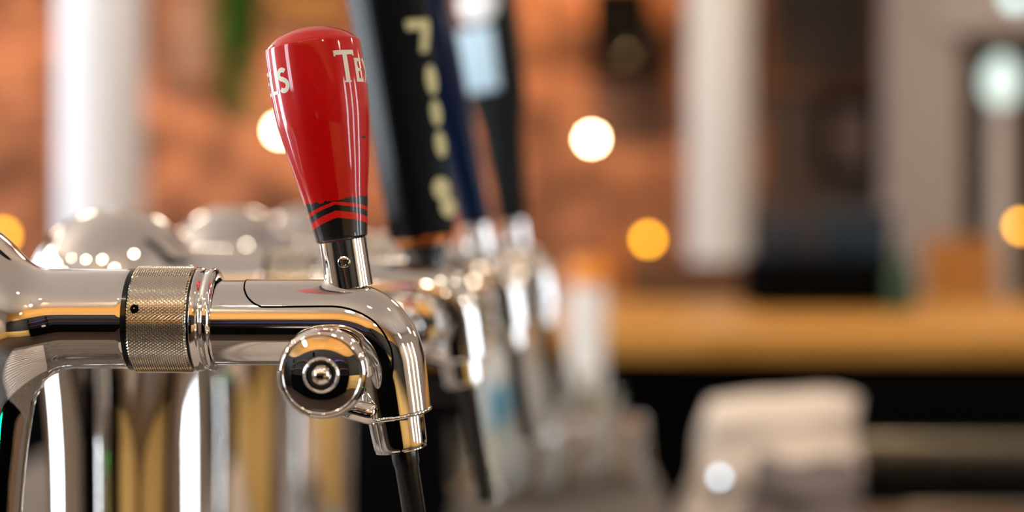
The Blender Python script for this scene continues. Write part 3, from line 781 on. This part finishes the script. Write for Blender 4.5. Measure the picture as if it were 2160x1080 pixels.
p0, p1 = world(1246, 165, 5.7), world(1366, -25, 5.7)
t = thing('wall_speaker', 'black loudspeaker box mounted high on the brick wall', 'speaker', ((p0.x+p1.x)/2, 5.66, (p0.z+p1.z)/2))
hw, hh = (p1.x-p0.x)/2, (p1.z-p0.z)/2
obj('cabinet', *box(-hw, hw, -.10, .10, -hh, hh, .01), 'blackpaint', t)
obj('woofer', *lathe([(0, .01), (.03, .012), (.055, -.004), (.062, -.004), (.062, .004)], 32, axis_frame((0, -.104, -hh*.35), (0, 1, 0), (1, 0, 0))), 'gloss_black', t)
obj('tweeter', *lathe([(0, -.006), (.014, -.002), (.025, -.004), (.025, .004)], 24, axis_frame((0, -.104, hh*.5), (0, 1, 0), (1, 0, 0))), 'gloss_black', t)
obj('bracket', *box(-.03, .03, .10, .14, -.04, .04), 'steel', t)
# hanging plant
p = world(505, 10, 4.6)
t = thing('hanging_plant', 'trailing green plant hanging between the left pillar and the red handle', 'plant', (p.x, 4.6, p.z+.25))
obj('pot', *lathe([(0, -.06), (.06, -.06), (.08, .06), (.07, .06), (.055, -.04), (0, -.04)], 32), 'brownwood', t)
obj('cord', *tube([(0, 0, .04), (0, 0, .3), (0, 0, ZT-p.z-.25)], .004, 8), 'blackpaint', t)
rr = random.Random(11); V = []; Fc = []
for vine in range(34):
    a = rr.uniform(0, 2*PI); L = rr.uniform(.35, .66); rad0 = rr.uniform(.01, .11)
    for k in range(26):
        u = k/25; c = Vector((math.cos(a)*rad0*(1-.4*u), math.sin(a)*rad0*(1-.4*u), .06 - L*u))
        ya = rr.uniform(0, 2*PI); s = rr.uniform(.018, .032); dirv = Vector((math.cos(ya), math.sin(ya), rr.uniform(-1, .2))).normalized(); sd = dirv.cross(Vector((0, 0, 1))).normalized()
        b0 = len(V); s *= 1.5
        V += [c, c+dirv*s+sd*s*.45+Vector((0, 0, .004)), c+dirv*2.1*s, c+dirv*s-sd*s*.45+Vector((0, 0, .004))]; Fc.append((b0, b0+1, b0+2, b0+3))
obj('foliage', V, Fc, 'leaf', t, None, 'stuff')

# furniture by the wall
def bench_seat(px0, px1, pytop, d, label, m):
    a = world(px0, pytop, d); b_ = world(px1, pytop, d); cx = (a.x+b_.x)/2; hw = (b_.x-a.x)/2
    t = thing('wooden_settle', label, 'bench', (cx, d, 0))
    obj('backrest', *box(-hw, hw, .16, .20, .42, a.z, .008), m, t)
    obj('seat', *box(-hw, hw, -.22, .16, .40, .45, .008), m, t)
    for sx in (-1, 1):
        for sy in (-.2, .18): obj('leg', *box(sx*(hw-.06)-.03, sx*(hw-.06)+.03, sy-.03, sy+.03, 0, .40), m, t)
        obj('arm', *box(sx*(hw-.03)-.03, sx*(hw-.03)+.03, -.22, .16, .62, .66, .006), m, t)
    return t
bench_seat(1340, 1600, 556, 4.25, 'dark brown wooden settle below the middle pillar', 'brownwood')
bench_seat(1992, 2146, 505, 3.9, 'amber brown wooden settle at the right below the opal lamp', 'amberwood')
bench_seat(1288, 1326, 500, 5.45, 'narrow golden wooden settle between the canister and the amber lamp', 'amberwood')

# ------------------------------------------------------------------ things behind the camera that show in the chrome
t = thing('back_bar', 'black back bar unit with open shelves behind the viewpoint', 'shelf unit', (0, YB+.25, 0))
obj('body', *box(-2.4, .9, -.24, .2, 0, .95), 'blackpaint', t)
for z in (1.25, 1.6): obj('shelf', *box(-2.4, .9, -.18, .05, z, z+.03), 'brownwood', t)
for x in (-2.4, -.8, .87): obj('upright', *box(x, x+.03, -.18, .05, .95, 1.95), 'blackpaint', t)
tag(obj('led_strip', *box(-.7, .5, YB+.312, YB+.327, 1.60, 1.607), 'blueled'), 'thin blue light strip along the back bar shelf', 'light strip')
tag(obj('paper_stack', *box(-.55, -.25, YB+.10, YB+.40, .952, 1.12, .01), 'paper'), 'white paper stack standing on the back bar', 'paper')
lp = (0.75, 0.95, 0.95)
tag(obj('status_lamp', *lathe([(.012*math.sin(a), -.012*math.cos(a)) for a in np.linspace(0, PI, 13)], 20, Matrix.Translation(lp)), 'greenled'), 'small green status lamp low beside the worktop', 'lamp')

gd = [(-2.21, -0.23), (-1.38, -0.74), (-0.5, -0.89), (0.81, -0.08), (-2.71, 2.65), (-3.1, 2.0), (1.6, 1.2)]
proto = None
for x, y in gd:
    if proto is None:
        proto = thing('ceiling_downlight', 'small round downlight set in the pale ceiling above the frame', 'lamp', (x, y, ZT), 0, 'downlights in the ceiling')
        obj('lens', *lathe([(0, -.012), (.055, -.012), (.058, -.010), (.058, -.004), (0, -.004)], 32), 'downlight', proto)
        obj('rim', *lathe([(.058, -.014), (.075, -.012), (.078, 0), (.058, 0)], 32), 'white', proto); continue
    q = proto.copy(); C.objects.link(q); q.location = (x, y, ZT)
    for ch in proto.children: c = ch.copy(); C.objects.link(c); c.parent = q
